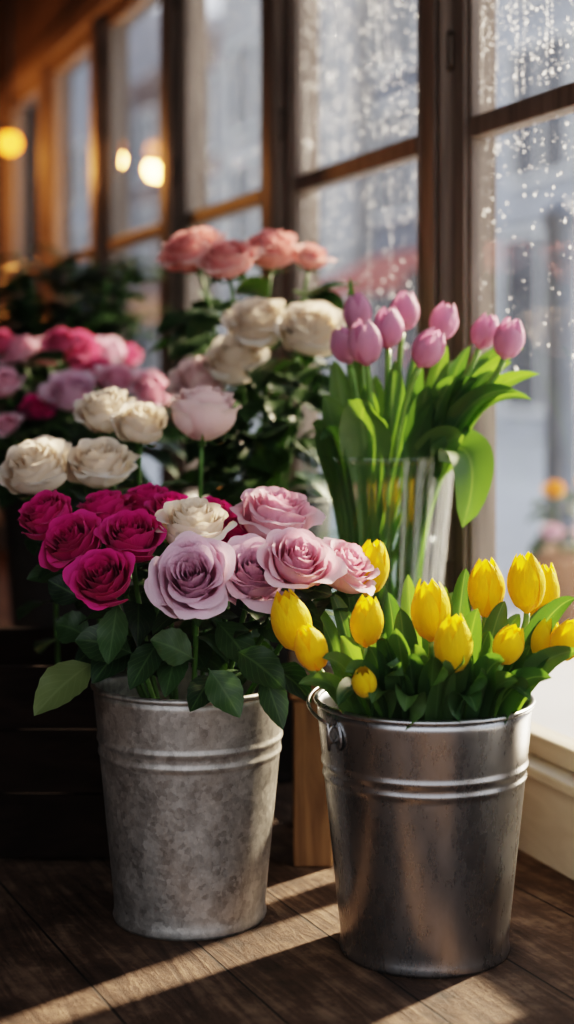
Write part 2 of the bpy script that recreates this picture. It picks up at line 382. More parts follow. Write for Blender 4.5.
def blade(name,ctrl,width,nhint,mat,parent,origin,kind='blade',fold=.35,twist=0.,nv=18,fat=1.0,w0=.10):
    V=[];C=[];Fc=[]; nu=7; rnd=R(); ctrl=[Vector(c) for c in ctrl]; nh=Vector(nhint).normalized(); ph=U(0,6)
    for b in range(nv):
        v=b/(nv-1); c=bez(ctrl,v); T=btan(ctrl,min(max(v,.01),.99))
        S=T.cross(nh)
        if S.length<.05: S=T.cross(Vector((1,.2,.1)))
        S.normalize(); Nn=S.cross(T).normalized()
        if twist:
            q=Matrix.Rotation(twist*v,3,T); S=q@S; Nn=q@Nn
        if kind=='blade':
            if w0>=.1: w=width*((v+w0)**.45)*max(0,1-v**(2.4*fat))**(.9/fat)
            else:      # narrow sheath below, broad above
                q_=min(1,max(0,(v-.20)/.36)); w=width*(.28+.72*q_*q_*(3-2*q_))*max(0,1-v**(2.6*fat))**(.9/fat)
        else: 
            w=width*(max(0,math.sin(math.pi*min(1,max(0,(v-.10)/.90))**.82))**.85) if v>.1 else width*.04
            w=max(w,width*.04 if v<.5 else 0)*(1+.03*((b%2)*2-1))
        for a in range(nu):
            u=-1+2*a/(nu-1)
            f=fold*abs(u)**1.5*w
            if kind=='blade': f+=.05*w*math.sin(v*7+ph+u)
            else: f+=.06*w*math.sin(v*16+ph)*abs(u)
            V.append(c+S*u*w+Nn*f); C.append((v,abs(u),rnd))
    for b in range(nv-1):
        for a in range(nu-1):
            k=b*nu+a; Fc.append((k,k+1,k+nu+1,k+nu))
    return mk(name,V,Fc,mat,parent,origin,True,C)
def rose_leaf(parent,origin,base,d,length,up=(0,0,1),droop=.3,mat='leaf'):
    base=Vector(base); d=Vector(d).normalized(); upv=Vector(up)
    e=base+d*length-Vector((0,0,droop*length))
    return blade('leaf',[base,base+d*length*.33+upv*.03*length,base+d*length*.7-Vector((0,0,droop*.25*length)),e],length*U(.27,.34),upv,M[mat],parent,origin,'leaf',.22,U(-.5,.5),13)

def stem_curve(cont,head_base,axis):
    cx,cy,rr,zb,zr=cont
    off=Vector((head_base.x-cx,head_base.y-cy,0)); l=off.length; od=off.normalized() if l>1e-4 else Vector((1,0,0))
    m=min(l,rr*.62)
    p0=Vector((cx,cy,zb+.02))-od*rr*.25+Vector((U(-.02,.02),U(-.02,.02),0))
    p1=Vector((cx,cy,zr))+od*m*.75
    p2=head_base-Vector(axis).normalized()*max(.04,(head_base.z-zr)*.4)
    if l>rr: p2.z=max(p2.z,zr+.03)
    return [p0,p1,p2,head_base]

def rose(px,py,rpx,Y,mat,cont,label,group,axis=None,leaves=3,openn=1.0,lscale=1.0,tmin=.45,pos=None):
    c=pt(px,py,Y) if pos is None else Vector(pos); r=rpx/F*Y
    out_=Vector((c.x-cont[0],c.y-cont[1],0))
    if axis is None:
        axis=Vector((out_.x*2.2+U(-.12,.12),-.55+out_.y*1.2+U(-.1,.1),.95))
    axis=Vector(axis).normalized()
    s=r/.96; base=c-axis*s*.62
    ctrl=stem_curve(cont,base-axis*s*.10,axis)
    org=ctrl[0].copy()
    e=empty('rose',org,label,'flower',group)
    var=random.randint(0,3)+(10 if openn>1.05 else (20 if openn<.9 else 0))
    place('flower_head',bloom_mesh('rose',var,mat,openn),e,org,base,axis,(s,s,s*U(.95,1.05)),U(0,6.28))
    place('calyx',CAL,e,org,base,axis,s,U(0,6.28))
    pts=[bez(ctrl,i/13) for i in range(14)]
    V,Fc=tube(pts,.0034); mk('stem',V,Fc,M['stem'],e,org)
    zr=cont[4]
    for k in range(leaves):
        for _ in range(12):
            t=U(tmin,.93); q=bez(ctrl,t)
            if q.z>zr+.012: break
        else: t=.93; q=bez(ctrl,t)
        a=U(0,6.28); d=Vector((math.cos(a)+out_.x*4,math.sin(a)+out_.y*4-.35,U(-.1,.5)))
        rose_leaf(e,org,q,d,U(.048,.076)*lscale,(U(-.3,.3),U(-.6,0),1),U(.1,.6))
    return e,org,ctrl
def tulip(px,py,hpx,Y,mat,cont,label,group,tilt=(0,0),openn=0.0,wid=1.0,srad=.0038):
    c=pt(px,py,Y); h=hpx/F*Y
    axis=Vector((tilt[0],tilt[1],1)).normalized(); base=c-axis*h*.5
    ctrl=stem_curve(cont,base,axis); org=ctrl[0].copy()
    e=empty('tulip',org,label,'flower',group)
    place('flower_head',bloom_mesh('tulip',random.randint(0,5),mat,openn),e,org,base,axis,(h*wid*.97,h*wid*.97,h),U(0,6.28))
    pts=[bez(ctrl,i/13) for i in range(14)]
    V,Fc=tube(pts,srad); mk('stem',V,Fc,M['tstem'],e,org)
    return e,org,ctrl
def tulip_leaf(item,tip,width,cont,nh=(0,-1,.3),bend=.3,twist=None,startz=None,sp=.6,fat=1.0,w0=.10):
    e,org,_=item; tip=Vector(tip); cx,cy,rr,zb,zr=cont
    off=Vector((tip.x-cx,tip.y-cy,0)); od=off.normalized() if off.length>1e-4 else Vector((1,0,0))
    sz=zb+(zr-zb)*.45 if startz is None else startz
    p0=Vector((cx,cy,sz))+od*min(off.length*.4,rr*sp*.6)
    p1=Vector((cx,cy,zr+.03))+od*min(off.length*.7,rr*sp)
    p2=p1.lerp(tip,.55)+Vector((0,0,bend*(tip-p1).length))
    return blade('leaf',[p0,p1,p2,tip],width,nh,M['blade'],e,org,'blade',.55,U(-.25,.25) if twist is None else twist,20,fat,w0)

# ---- bucket
def bucket(name,cx,cy,rb,rt,h,mat,label,ears=None,ribs=(.72,.79),rimmat=None,handle=True,group=None):
    org=Vector((cx,cy,0)); e=empty(name,org,label,'bucket',group)
    prof=[(0.0,.006),(rb-.004,.006),(rb-.002,0),(rb+.002,0),(rb+.0035,.004),(rb+.002,.010)]
    def rad(z): return rb+(rt-rb)*(z/h)
    zs=[.02+i*(h-.03)/90 for i in range(91)]
    for z in zs:
        b=0
        for q in ribs: b+=.0020*math.exp(-((z-q*h)/.0028)**2)
        prof.append((rad(z)+b,z))
    prof+=[(rt-.001,h),(rt-.004,h)]
    for z in reversed(zs[::6]): prof.append((rad(z)-.0035,z))
    prof+=[(0,.012)]
    V,Fc=lathe(prof,96); mk('body',[(v[0]+cx,v[1]+cy,v[2]) for v in V],Fc,mat,e,org)
    rp=[(rt-.0005+.0036*math.cos(a),h+.001+.0036*math.sin(a)) for a in [2*math.pi*i/10 for i in range(10)]]
    V,Fc=lathe(rp,96,(cx,cy,0),True); mk('rim',V,Fc,rimmat or mat,e,org)
    V,Fc=lathe([(0,.55*h),(rad(.55*h)-.005,.55*h)],48,(cx,cy,0)); mk('water',V,Fc,M['water'],e,org)
    if ears is not None:
        for a0 in (ears,ears+math.pi):
            d=Vector((math.cos(a0),math.sin(a0),0)); s=Vector((-d.y,d.x,0))
            zc=h-.026; r0=rad(zc)+.001
            V=[];Fc=[]
            nn=20
            for lay in (0,.003):
                for k in range(nn):
                    an=2*math.pi*k/nn; ww=.013*(1-.25*math.sin(an)); 
                    V.append(org+d*(r0+lay)+s*math.cos(an)*ww+Vector((0,0,zc+math.sin(an)*.019)))
            Fc.append(tuple(range(nn))); Fc.append(tuple(range(2*nn-1,nn-1,-1)))
            for k in range(nn): Fc.append((k,(k+1)%nn,nn+(k+1)%nn,nn+k))
            mk('handle_bracket',V,Fc,rimmat or mat,e,org,False)
            pts=[org+d*(r0+.004+.006*math.sin(x*math.pi))+Vector((0,0,zc+.012-.020*x)) for x in [i/8 for i in range(9)]]
            V,Fc=tube(pts,.0022,8); mk('handle_ring',V,Fc,M['wire'],e,org)
        if handle:
            e1=Vector((math.cos(ears),math.sin(ears),0)); e2=Vector((-math.sin(ears),math.cos(ears),0))
            if e2.y<0: e2=-e2
            Rh=rt+.009; be=math.radians(7); c0=org+Vector((0,0,h-.012)); pts=[]
            pts.append(c0+e1*(Rh-.002)-Vector((0,0,.03)))
            for i in range(33):
                f=math.pi*i/32; pts.append(c0+e1*Rh*math.cos(f)+(e2*math.cos(be)+Vector((0,0,math.sin(be))))*Rh*math.sin(f)*1.02)
            pts.append(c0-e1*(Rh-.002)-Vector((0,0,.03)))
            V,Fc=tube(pts,.0021,8); mk('handle',V,Fc,M['wire'],e,org)
    return e

# ================================================================ ROOM
ang=math.atan2(-.9312,.3644)
P0=Vector((.383,2.0,0))
def wl(o): o.location=P0; o.rotation_euler=(0,0,ang)   # local: +x toward camera, +y outdoors
posts=[.395+.722*k for k in range(-3,7)]
ZS,ZT=.155,1.72
def wp(s,out=0): return Vector((P0.x-.3644*s+.9312*out,P0.y+.9312*s+.3644*out,0))
a=wp(-3.2,.02); b=wp(5.0,.02)
fl=mk('floor',[(-2.6,a.y,0),(a.x,a.y,0),(b.x,b.y,0),(-2.6,b.y,0)],[(0,1,2,3)],M['floor'],smooth=False)
fl['kind']='structure'; fl['label']='dark brown worn wooden plank floor'
V,Fc=boxes([((-5.0,.0,0),(3.2,.12,.115)),((-5.0,0,ZT),(3.2,.12,2.4))])
w=mk('wall_right',V,Fc,M['frame'],smooth=False); wl(w); w['kind']='structure'; w['label']='timber wall above and below the row of windows'
V,Fc=boxes([((-5.0,-.012,0.0),(3.2,-.0005,.112))])
w=mk('baseboard_right',V,Fc,M['framepale'],smooth=False); wl(w); w['kind']='structure'; w['label']='cream painted low panel under the windows'
w=box_ob('trim_1',[((-5.0,-.03,.1155),(3.2,.09,.132))],M['framepale'],None,.004); wl(w); w['kind']='structure'; w['label']='cream painted window sill'
w=box_ob('trim_2',[((-5.0,-.03,ZT-.005),(3.2,-.0005,ZT+.07))],M['frame'],None,.004); wl(w); w['kind']='structure'; w['label']='brown wooden header beam'
pw_=.043
for i,s in enumerate(posts):
    w=box_ob('trim_%d'%(i+3),[((-s-pw_,-.012,.133),(-s+pw_,.08,ZT-.006)),((-s-.022,-.019,.133),(-s+.022,-.0125,ZT-.006)),((-s-pw_,-.017,.133),(-s-pw_+.008,-.0125,ZT-.006)),((-s+pw_-.008,-.017,.133),(-s+pw_,-.0125,ZT-.006))],M['frame'],None,.003); wl(w); w['kind']='structure'; w['label']='brown wooden window post with moulded edges'
# windows
for i in range(len(posts)-1):
    x1=-(posts[i]+pw_+.001); x0=-(posts[i+1]-pw_-.001)
    e=empty('window_%d'%(i+1),P0,'tall brown wooden window with rain-speckled glass','window',None,'structure',ang)
    sw=.046; z0,z1=.133,ZT-.006; zm=1.045; gy=.020
    box_ob('frame',[((x0,.002,z0),(x0+sw-.010,.045,z1)),((x1-sw+.010,.002,z0),(x1,.045,z1)),((x0+sw-.0095,.010,z0),(x0+sw,.045,z1)),((x1-sw,.010,z0),(x1-sw+.0095,.045,z1)),((x0+sw,.004,z1-.04),(x1-sw,.045,z1))],M['frame'],e,.002)
    box_ob('bottom_rail',[((x0+sw,.004,z0),(x1-sw,.045,z0+.03))],M['framepale'],e,.003)
    box_ob('glazing_bar',[((x0+sw,.006,zm-.016),(x1-sw,.042,zm+.016))],M['frame'],e,.003)
    xa,xb=x0+sw-.002,x1-sw+.002
    mk('glass_pane',[(xa,gy,z0+.025),(xb,gy,z0+.025),(xb,gy,z1-.03),(xa,gy,z1-.03)],[(0,1,2,3)],M['pane'],e,None,False)
    if 1<=i<=6:
        for hz in (.35,1.17,1.6):
            hb=[Vector((x0+.002,-.002,hz-.03+.06*k/6)) for k in range(7)]
            V,Fc=tube(hb,.006,10); mk('hinge',V,Fc,M['hinge'],e)
    # raindrops on the outside of the pane
    if 2<=i<=6:
        V=[];Fc=[]; rn=random.Random(i)
        L_=[]
        for k in range(2500 if i<4 else 600):
            z=zm+.03+(z1-zm-.07)*rn.random()
            if rn.random()<.16: z=zm-.02-.35*rn.random()**2.2
            L_.append((rn.uniform(xa+.006,xb-.006),z,.0007+.0019*rn.random()**3))
        for k in range(20 if i<4 else 6):   # trickles
            x=rn.uniform(xa+.01,xb-.01); zt=rn.uniform(zm-.05,z1-.08); ln=rn.uniform(.08,.3)
            z=zt
            while z>zt-ln:
                if abs(z-zm)>.03: L_.append((x+rn.uniform(-.001,.001),z,rn.uniform(.0008,.0016)))
                z-=rn.uniform(.004,.012); x+=rn.uniform(-.0008,.0008)
        g2=gy+.0006
        for x,z,r in L_:
            b0=len(V); V.append((x,g2+r*.7,z))
            for q in range(6):
                aa=q*math.pi/3; V.append((x+r*math.cos(aa),g2,z+r*1.25*math.sin(aa)))
            for q in range(6): V.append((x+.75*r*math.cos(q*math.pi/3),g2+r*.5,z+.9*r*math.sin(q*math.pi/3)))
            for q in range(6):
                q2=(q+1)%6; Fc.append((b0+1+q,b0+1+q2,b0+7+q2,b0+7+q)); Fc.append((b0,b0+7+q,b0+7+q2))
        d=mk('raindrops',V,Fc,M['drop'],e); d['kind']='stuff'
# other walls / ceiling
w=mk('wall_back',*box((-2.6,b.y,0),(b.x+.3,b.y+.1,2.4)),M['wall'],smooth=False); w['kind']='structure'; w['label']='dark brown end wall'
w=mk('wall_left',*box((-2.7,a.y,0),(-2.6,b.y+.1,2.4)),M['wall'],smooth=False); w['kind']='structure'; w['label']='dark brown side wall'
V=[(-2.7,a.y,2.4),(a.x+.1,a.y,2.4),(b.x+.35,b.y+.1,2.4),(-2.7,b.y+.1,2.4)]; V+= [(x,y,2.5) for x,y,z in V]
w=mk('ceiling',V,[(0,3,2,1),(4,5,6,7),(0,1,5,4),(1,2,6,5),(2,3,7,6),(3,0,4,7)],M['ceil'],smooth=False); w['kind']='structure'; w['label']='dark boarded ceiling'

# ================================================================ EXTERIOR
st=mk('ground',[tuple(wp(-14,.12)-Vector((0,0,.06))),tuple(wp(-14,40)-Vector((0,0,.06))),tuple(wp(60,40)-Vector((0,0,.06))),tuple(wp(60,.12)-Vector((0,0,.06)))],[(0,1,2,3)],M['street'],smooth=False)
st['kind']='structure'; st['label']='pale wet street outside the windows'
def building(s0,s1,out,h,col,awn=None,lab='',win=(.05,.06,.08)):
    e=empty('building',wp(s0,out)-Vector((0,0,.06)),lab,'building',None,None,ang)
    wd=s1-s0
    box_ob('facade',[((-wd,0,0),(0,5,h)),((-wd-.05,-.15,h-.3),(.05,0,h)),((-wd,-.08,2.55),(0,0,2.75))],simple('render_'+str(int(s0*10)),col,.8,0,.15,2),e,.01)
    n=max(2,int(wd/2.2)); gl=simple('dark_pane_'+str(int(s0*10)),win,.2,0,.3,1)
    fr=simple('pale_joinery_'+str(int(s0*10)),(.7,.7,.68),.6,0,.1,3)
    lst=[];fl_=[]
    for k in range(n):
        xc=-wd*(k+.5)/n
        for zz in ([.4,3.1,5.2] if h>6.4 else [.4,3.1]):
            hh=2.0 if zz<1 else 1.5; ww=.62 if zz>1 else .85
            if zz+hh>h-.35: continue
            lst.append(((xc-ww,-.03,zz),(xc+ww,-.005,zz+hh)))
            fl_+=[((xc-ww-.08,-.09,zz-.08),(xc-ww,-.003,zz+hh+.08)),((xc+ww,-.09,zz-.08),(xc+ww+.08,-.003,zz+hh+.08)),((xc-ww,-.09,zz+hh),(xc+ww,-.003,zz+hh+.08)),((xc-ww,-.09,zz-.08),(xc+ww,-.003,zz)),((xc-.03,-.07,zz),(xc+.03,-.031,zz+hh))]
    box_ob('window_panes',lst,gl,e,0); box_ob('window_frames',fl_,fr,e,0)
    if awn:
        V=[(-wd+.3,-.16,2.5),(-.3,-.16,2.5),(-.3,-1.1,2.05),(-wd+.3,-1.1,2.05),(-.3,-1.1,1.85),(-wd+.3,-1.1,1.85)]
        mk('awning',V,[(0,1,2,3),(3,2,4,5)],simple('awning_'+str(int(s0*10)),awn,.7,0,.1,3),e,None,False)
building(7,14.6,8,8.6,(.42,.44,.47),None,'grey rendered townhouse across the street')
building(14.9,18.5,8.2,7.2,(.17,.19,.23),(.36,.08,.07),'blue-grey building with a red awning across the street')
building(18.8,25,8,9.0,(.44,.44,.44),None,'stone-coloured townhouse across the street')
building(25.3,32,8.3,7.5,(.24,.17,.15),(.45,.22,.1),'brick building with an orange awning across the street')
building(32.4,44,8,9.5,(.34,.36,.40),None,'grey townhouse further down the street')
# slender blue-grey street post
Yp=4.9; sp_=Vector(((561-287)/F*Yp,Yp,-.06)); e=empty('street_post',sp_,'blue-grey metal post standing on the street','post')
V,Fc=lathe([(0,0),(.10,0),(.10,.03),(.075,.06),(.062,.25),(.052,.30),(.046,1.20),(.060,1.23),(.060,1.27),(0,1.32)],24,sp_); mk('shaft',V,Fc,M['bluegrey'],e,sp_)
# planter outside the glass
pp=Vector((.80,4.25,-.06)); e=empty('flower_pot',pp,'terracotta pot of orange and purple flowers on the pavement','flower pot')
V,Fc=lathe([(0,0),(.08,0),(.10,.20),(.112,.20),(.112,.24),(.095,.24),(.085,.19),(0,.19)],32,pp); mk('pot',V,Fc,M['terracotta'],e,pp)
for k,(dx,dy,z,mt) in enumerate([(-.045,0,.35,'orange'),(.05,-.03,.37,'orange'),(-.06,-.06,.235,'mauve'),(.03,-.08,.23,'mauve')]):
    rose(0,0,12,4.25,mt,(pp.x,pp.y,.07,.12,.18),'orange flower in the terracotta pot outdoors' if mt=='orange' else 'purple flower in the terracotta pot outdoors','flowers in the terracotta pot outdoors',(dx*3,-.5,1),5,1.0,1.2,.45,(pp.x+dx,pp.y+dy,z))

# ================================================================ LAMPS
def pendant(X,Y,Z,r,lab):
    org=Vector((X,Y,Z)); e=empty('pendant_lamp',org,lab,'lamp','warm pendant lamps')
    V,Fc=lathe([(0.0,-r)]+[(r*math.cos(t),r*math.sin(t)) for t in [(-80+i*20)*math.pi/180 for i in range(9)]]+[(0,r)],24,(X,Y,Z)); mk('bulb',V,Fc,M['bulb'],e,org)
    V,Fc=lathe([(r*.5,r*.86),(r*.55,r*1.2),(r*.25,r*1.5),(.006,r*1.6)],20,(X,Y,Z)); mk('socket',V,Fc,M['brass'],e,org)
    V,Fc=tube([(X,Y,Z+r*1.55),(X,Y,2.395)],.004,8); mk('cord',V,Fc,M['darkmetal'],e,org)
    V,Fc=lathe([(.0,2.375),(.045,2.378),(.05,2.3985),(0,2.3985)],20,(X,Y,0)); mk('ceiling_rose',V,Fc,M['brass'],e,org)
    l=bpy.data.lights.new('lamp_light','POINT'); l.energy=7.5; l.color=(1,.40,.10); l.shadow_soft_size=r
    lo=bpy.data.objects.new('lamp_light',l); lo.location=(0,0,-r*1.6); lo.parent=e; COL.objects.link(lo)
q=pt(10,143,4.55); pendant(q.x,q.y,q.z,.036,'glowing warm globe pendant lamp near the windows')
pendant(-1.16,5.2,1.50,.030,'glowing warm globe pendant lamp at the end of the shop')

# ================================================================ STANDS
def crate(name,x0,x1,y0,y1,h,mat,lab):
    org=Vector(((x0+x1)/2,(y0+y1)/2,0)); e=empty(name,org,lab,'crate')
    sl=[]; n=3; g=.003; sh=(h-.01-(n-1)*g)/n
    for k in range(n):
        z=.008+k*(sh+g)
        sl+=[((x0,y0,z),(x1,y0+.012,z+sh)),((x0,y1-.012,z),(x1,y1,z+sh)),((x0,y0+.012,z),(x0+.012,y1-.012,z+sh)),((x1-.012,y0+.012,z),(x1,y1-.012,z+sh))]
    sl.append(((x0+.012,y0+.012,.008),(x1-.012,y1-.012,.02)))
    V,Fc=boxes(sl); o=mk('slats',V,Fc,mat,e,org,False)
    for cx in (x0+.013,x1-.037):
        for cy in (y0+.013,y1-.037):
            V,Fc=boxes([((cx,cy,0),(cx+.024,cy+.024,h))]); mk('corner_post',V,Fc,mat,e,org,False)
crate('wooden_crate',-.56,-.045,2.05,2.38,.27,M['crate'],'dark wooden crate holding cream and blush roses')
# stool
sx0,sx1,sy0,sy1,sh=.008,.212,2.030,2.255,.255
org=Vector(((sx0+sx1)/2,(sy0+sy1)/2,0)); e=empty('wooden_stool',org,'light wooden stool standing behind the metal buckets','stool')
V,Fc=boxes([((sx0-.006,sy0-.006,sh-.028),(sx1+.004,sy1+.004,sh))]); o=mk('seat',V,Fc,M['stool'],e,org,False); bm=o.modifiers.new('B','BEVEL'); bm.width=.004; bm.segments=2
for cx in (sx0,sx1-.045):
    for cy in (sy0,sy1-.045):
        V,Fc=boxes([((cx,cy,0),(cx+(.054 if cx==sx0 else .045),cy+.045,sh-.0285))]); o=mk('leg',V,Fc,M['stool'],e,org,False); bm=o.modifiers.new('B','BEVEL'); bm.width=.003; bm.segments=2
V,Fc=boxes([((sx0+.055,sy0+.012,.17),(sx1-.046,sy0+.03,.21)),((sx0+.055,sy1-.03,.17),(sx1-.046,sy1-.012,.21))]); mk('rail',V,Fc,M['stool'],e,org,False)

# ================================================================ BUCKETS
LB=(-.120,1.857,.1195,0,.285)
RB=(.160,1.75,.126,0,.287)
bucket('metal_bucket',LB[0],LB[1],.0916,.1195,.285,M['galv'],'weathered galvanised bucket filled with pink and magenta roses',ears=None,ribs=(.72,.78),handle=False)
bucket('metal_bucket',RB[0],RB[1],.0957,.126,.287,M['steel'],'smooth zinc bucket filled with yellow tulips',ears=math.radians(212),ribs=(.71,.76))
BK=(-.05,2.54,.125,0,.46)
bucket('metal_bucket',BK[0],BK[1],.095,.125,.46,M['darkmetal'],'tall dark metal bucket holding peach and cream roses',ribs=(.7,.8))
FB=(-.40,2.86,.14,0,.44)
bucket('metal_bucket',FB[0],FB[1],.105,.14,.44,M['darkmetal'],'tall dark metal bucket of pink and mauve roses',ribs=(.7,.8))

# ================================================================ VASE
VX,VY=.132,2.145; vb=sh+.0005
org=Vector((VX,VY,vb)); e=empty('glass_vase',org,'clear ribbed glass vase of pink tulips standing on the stool','vase')
vh=.30
def vr(q): return .080+.028*q+.008*max(0,(q-.88)/.12)**2
prof=[(0,0),(.076,0),(.080,.004)]+[(vr(i/24),.006+(vh-.008)*i/24) for i in range(25)]
prof+=[(vr(1)-.002,vh),(vr(1)-.005,vh-.002)]+[(vr(i/24)-.005,.014+(vh-.018)*i/24) for i in range(23,-1,-1)]+[(0,.012)]
V,Fc=lathe(prof,168,(VX,VY,vb),False,.0016,28); mk('body',V,Fc,M['vase'],e,org)
V,Fc=lathe([(0,.015)]+[(vr(q)-.009,.015+.17*q/.6) for q in (0,.2,.4,.6)]+[(0,.186)],64,(VX,VY,vb)); mk('water',V,Fc,M['water'],e,org)
VC=(VX,VY,.10,vb+.015,vb+vh)

# ================================================================ FLOWERS : left bucket
G='roses in the weathered galvanised bucket'
A=[]
for d in [(46,516,33,1.86,'magenta',(-.5,-.5,.9)),(72,541,37,1.80,'magenta',(-.4,-.75,.8)),(103,578,36,1.735,'magenta',(-.2,-.9,.7)),
          (131,536,36,1.785,'magenta',(0,-.65,.9)),(104,509,30,1.90,'magenta',(-.2,-.2,1)),(148,502,28,1.93,'magenta',(0,-.2,1)),
          (172,510,28,1.885,'magenta',(.1,-.3,1)),(212,514,26,1.93,'magenta',(.1,-.2,1)),(238,532,24,1.87,'magenta',(.2,-.3,1))]:
    A.append(rose(*d[:5],LB,'deep magenta rose in the galvanised bucket',G,d[5],5))
for d in [(192,577,45,1.71,'mauve',(-.05,-1.1,.6)),(253,572,41,1.76,'mauve',(.15,-.8,.8))]:
    A.append(rose(*d[:5],LB,'large open mauve-pink rose in the galvanised bucket',G,d[5],5,1.25))
for d in [(299,560,40,1.73,'rosepink',(.3,-.75,.85)),(345,567,37,1.79,'rosepink',(.6,-.5,.8)),(276,517,43,1.86,'rosepink',(.2,-.3,1))]:
    A.append(rose(*d[:5],LB,'soft pink open rose in the galvanised bucket',G,d[5],5,1.25))
A.append(rose(193,525,41,1.81,'cream',LB,'cream rose among magenta roses in the galvanised bucket',G,(0,-.4,1),4,1.1))
def spec_leaf(item,p0,p1,wd,nh,sag=0.0,mat='leaf'):
    e,org,_=item; a=pt(*p0); b=pt(*p1); d=b-a
    blade('leaf',[a,a+d*.33+Vector((0,0,sag)),a+d*.7+Vector((0,0,sag)),b],wd,nh,M[mat],e,org,'leaf',.2,U(-.15,.15),15)
spec_leaf(A[0],(95,662,1.78),(34,716,1.73),.027,(-.3,-1,.6),.008,'leaflight')
for it,p0,p1,wd,nh,sg in [(2,(135,655,1.74),(75,640,1.76),.024,(0,-1,.6),.006),(2,(118,600,1.74),(108,665,1.70),.018,(0,-1,.3),0),
    (9,(208,668,1.72),(240,718,1.695),.021,(.1,-1,.2),.004),(10,(262,670,1.72),(283,730,1.71),.017,(.3,-1,.2),.004),(9,(195,660,1.74),(150,640,1.72),.022,(0,-1,.5),.004),
    (10,(235,650,1.74),(285,690,1.70),.022,(.1,-1,.5),.006),(1,(85,600,1.8),(48,580,1.82),.020,(0,-1,.3),0),
    (11,(290,600,1.76),(322,650,1.72),.019,(0,-1,.3),0),(3,(160,640,1.76),(130,690,1.715),.018,(0,-1,.4),.004),(4,(140,630,1.80),(92,684,1.75),.024,(0,-1,.5),.006),
    (6,(215,620,1.78),(255,672,1.735),.021,(0,-1,.5),.006),(7,(250,610,1.80),(300,645,1.78),.022,(0,-1,.5),.006),(8,(180,640,1.78),(165,698,1.725),.018,(0,-1,.4),.004),
    (4,(120,640,1.85),(75,665,1.86),.026,(0,-.6,1),.01),(5,(150,620,1.88),(115,655,1.9),.028,(0,-.5,1),.01),(7,(230,630,1.88),(270,660,1.88),.028,(0,-.5,1),.01),
    (6,(180,640,1.84),(205,668,1.80),.026,(0,-.6,1),.01),(5,(120,650,1.92),(150,672,1.95),.03,(0,-.5,1),.01),(7,(200,660,1.95),(245,668,1.95),.03,(0,-.5,1),.01),
    (0,(90,640,1.82),(55,625,1.84),.022,(0,-1,.6),.006),(9,(215,675,1.76),(190,712,1.72),.017,(0,-1,.4),.004)]:
    spec_leaf(A[it],p0,p1,wd,nh,sg)

# right bucket : yellow tulips
G='yellow tulips in the zinc bucket'; T=[]
for d in [(291,621,64,1.70,(-.25,-.1)),(311,648,52,1.64,(-.35,-.35)),(367,621,54,1.66,(.05,-.15)),(371,567,58,1.82,(.15,0)),(364,682,36,1.615,(-.1,-.6)),
          (430,610,64,1.68,(-.05,-.1)),(453,644,62,1.62,(.05,-.15)),(486,587,60,1.78,(.03,0)),(509,645,44,1.66,(.35,-.3)),(526,582,62,1.76,(-.03,0)),
          (541,592,60,1.82,(.12,0)),(546,640,50,1.70,(.15,-.1)),(567,640,46,1.67,(.45,-.2))]:
    T.append(tulip(*d[:4],'yellow',RB,'yellow tulip in the zinc bucket',G,d[4],0,1.08 if d[2]<50 else .96))
tips=[(400,612,1.66,.020),(382,640,1.60,.018),(348,620,1.70,.016),(322,662,1.62,.017),(298,688,1.62,.015),(415,648,1.62,.018),(478,612,1.64,.020),
      (505,665,1.60,.022),(530,650,1.66,.018),(576,602,1.68,.018),(580,655,1.64,.018),(552,682,1.60,.019),(408,578,1.78,.016),(466,572,1.80,.017),
      (505,605,1.74,.018),(444,672,1.58,.021),(345,676,1.60,.020),(388,596,1.80,.017),(330,596,1.78,.016),(564,606,1.80,.016),(392,672,1.59,.020),(485,680,1.585,.021),(308,606,1.80,.015),(418,620,1.82,.018),(455,596,1.86,.018),(520,618,1.84,.018),
      (368,650,1.62,.020),(408,660,1.60,.021),(464,660,1.60,.022),(518,685,1.61,.021),(340,640,1.66,.018),(490,635,1.68,.020),(550,660,1.66,.019),(396,632,1.61,.020),(474,640,1.61,.021),(434,660,1.60,.020),(360,600,1.74,.016),(445,590,1.74,.016)]
for i,(x,y,Y,wd) in enumerate(tips):
    tulip_leaf(T[i%len(T)],pt(x,y-4,Y),wd*1.15,RB,(U(-.5,.5),-1,.4),U(.08,.28),sp=.75,fat=1.15)
for i,(x,y,Y,wd) in enumerate([(338,706,1.605,.020),(405,712,1.59,.024),(476,712,1.59,.022),(530,700,1.61,.020),(372,704,1.60,.020)]):
    tulip_leaf(T[(i*3)%len(T)],pt(x,y,Y),wd,RB,(0,-.7,1),.45,0,sp=.8,fat=1.3)

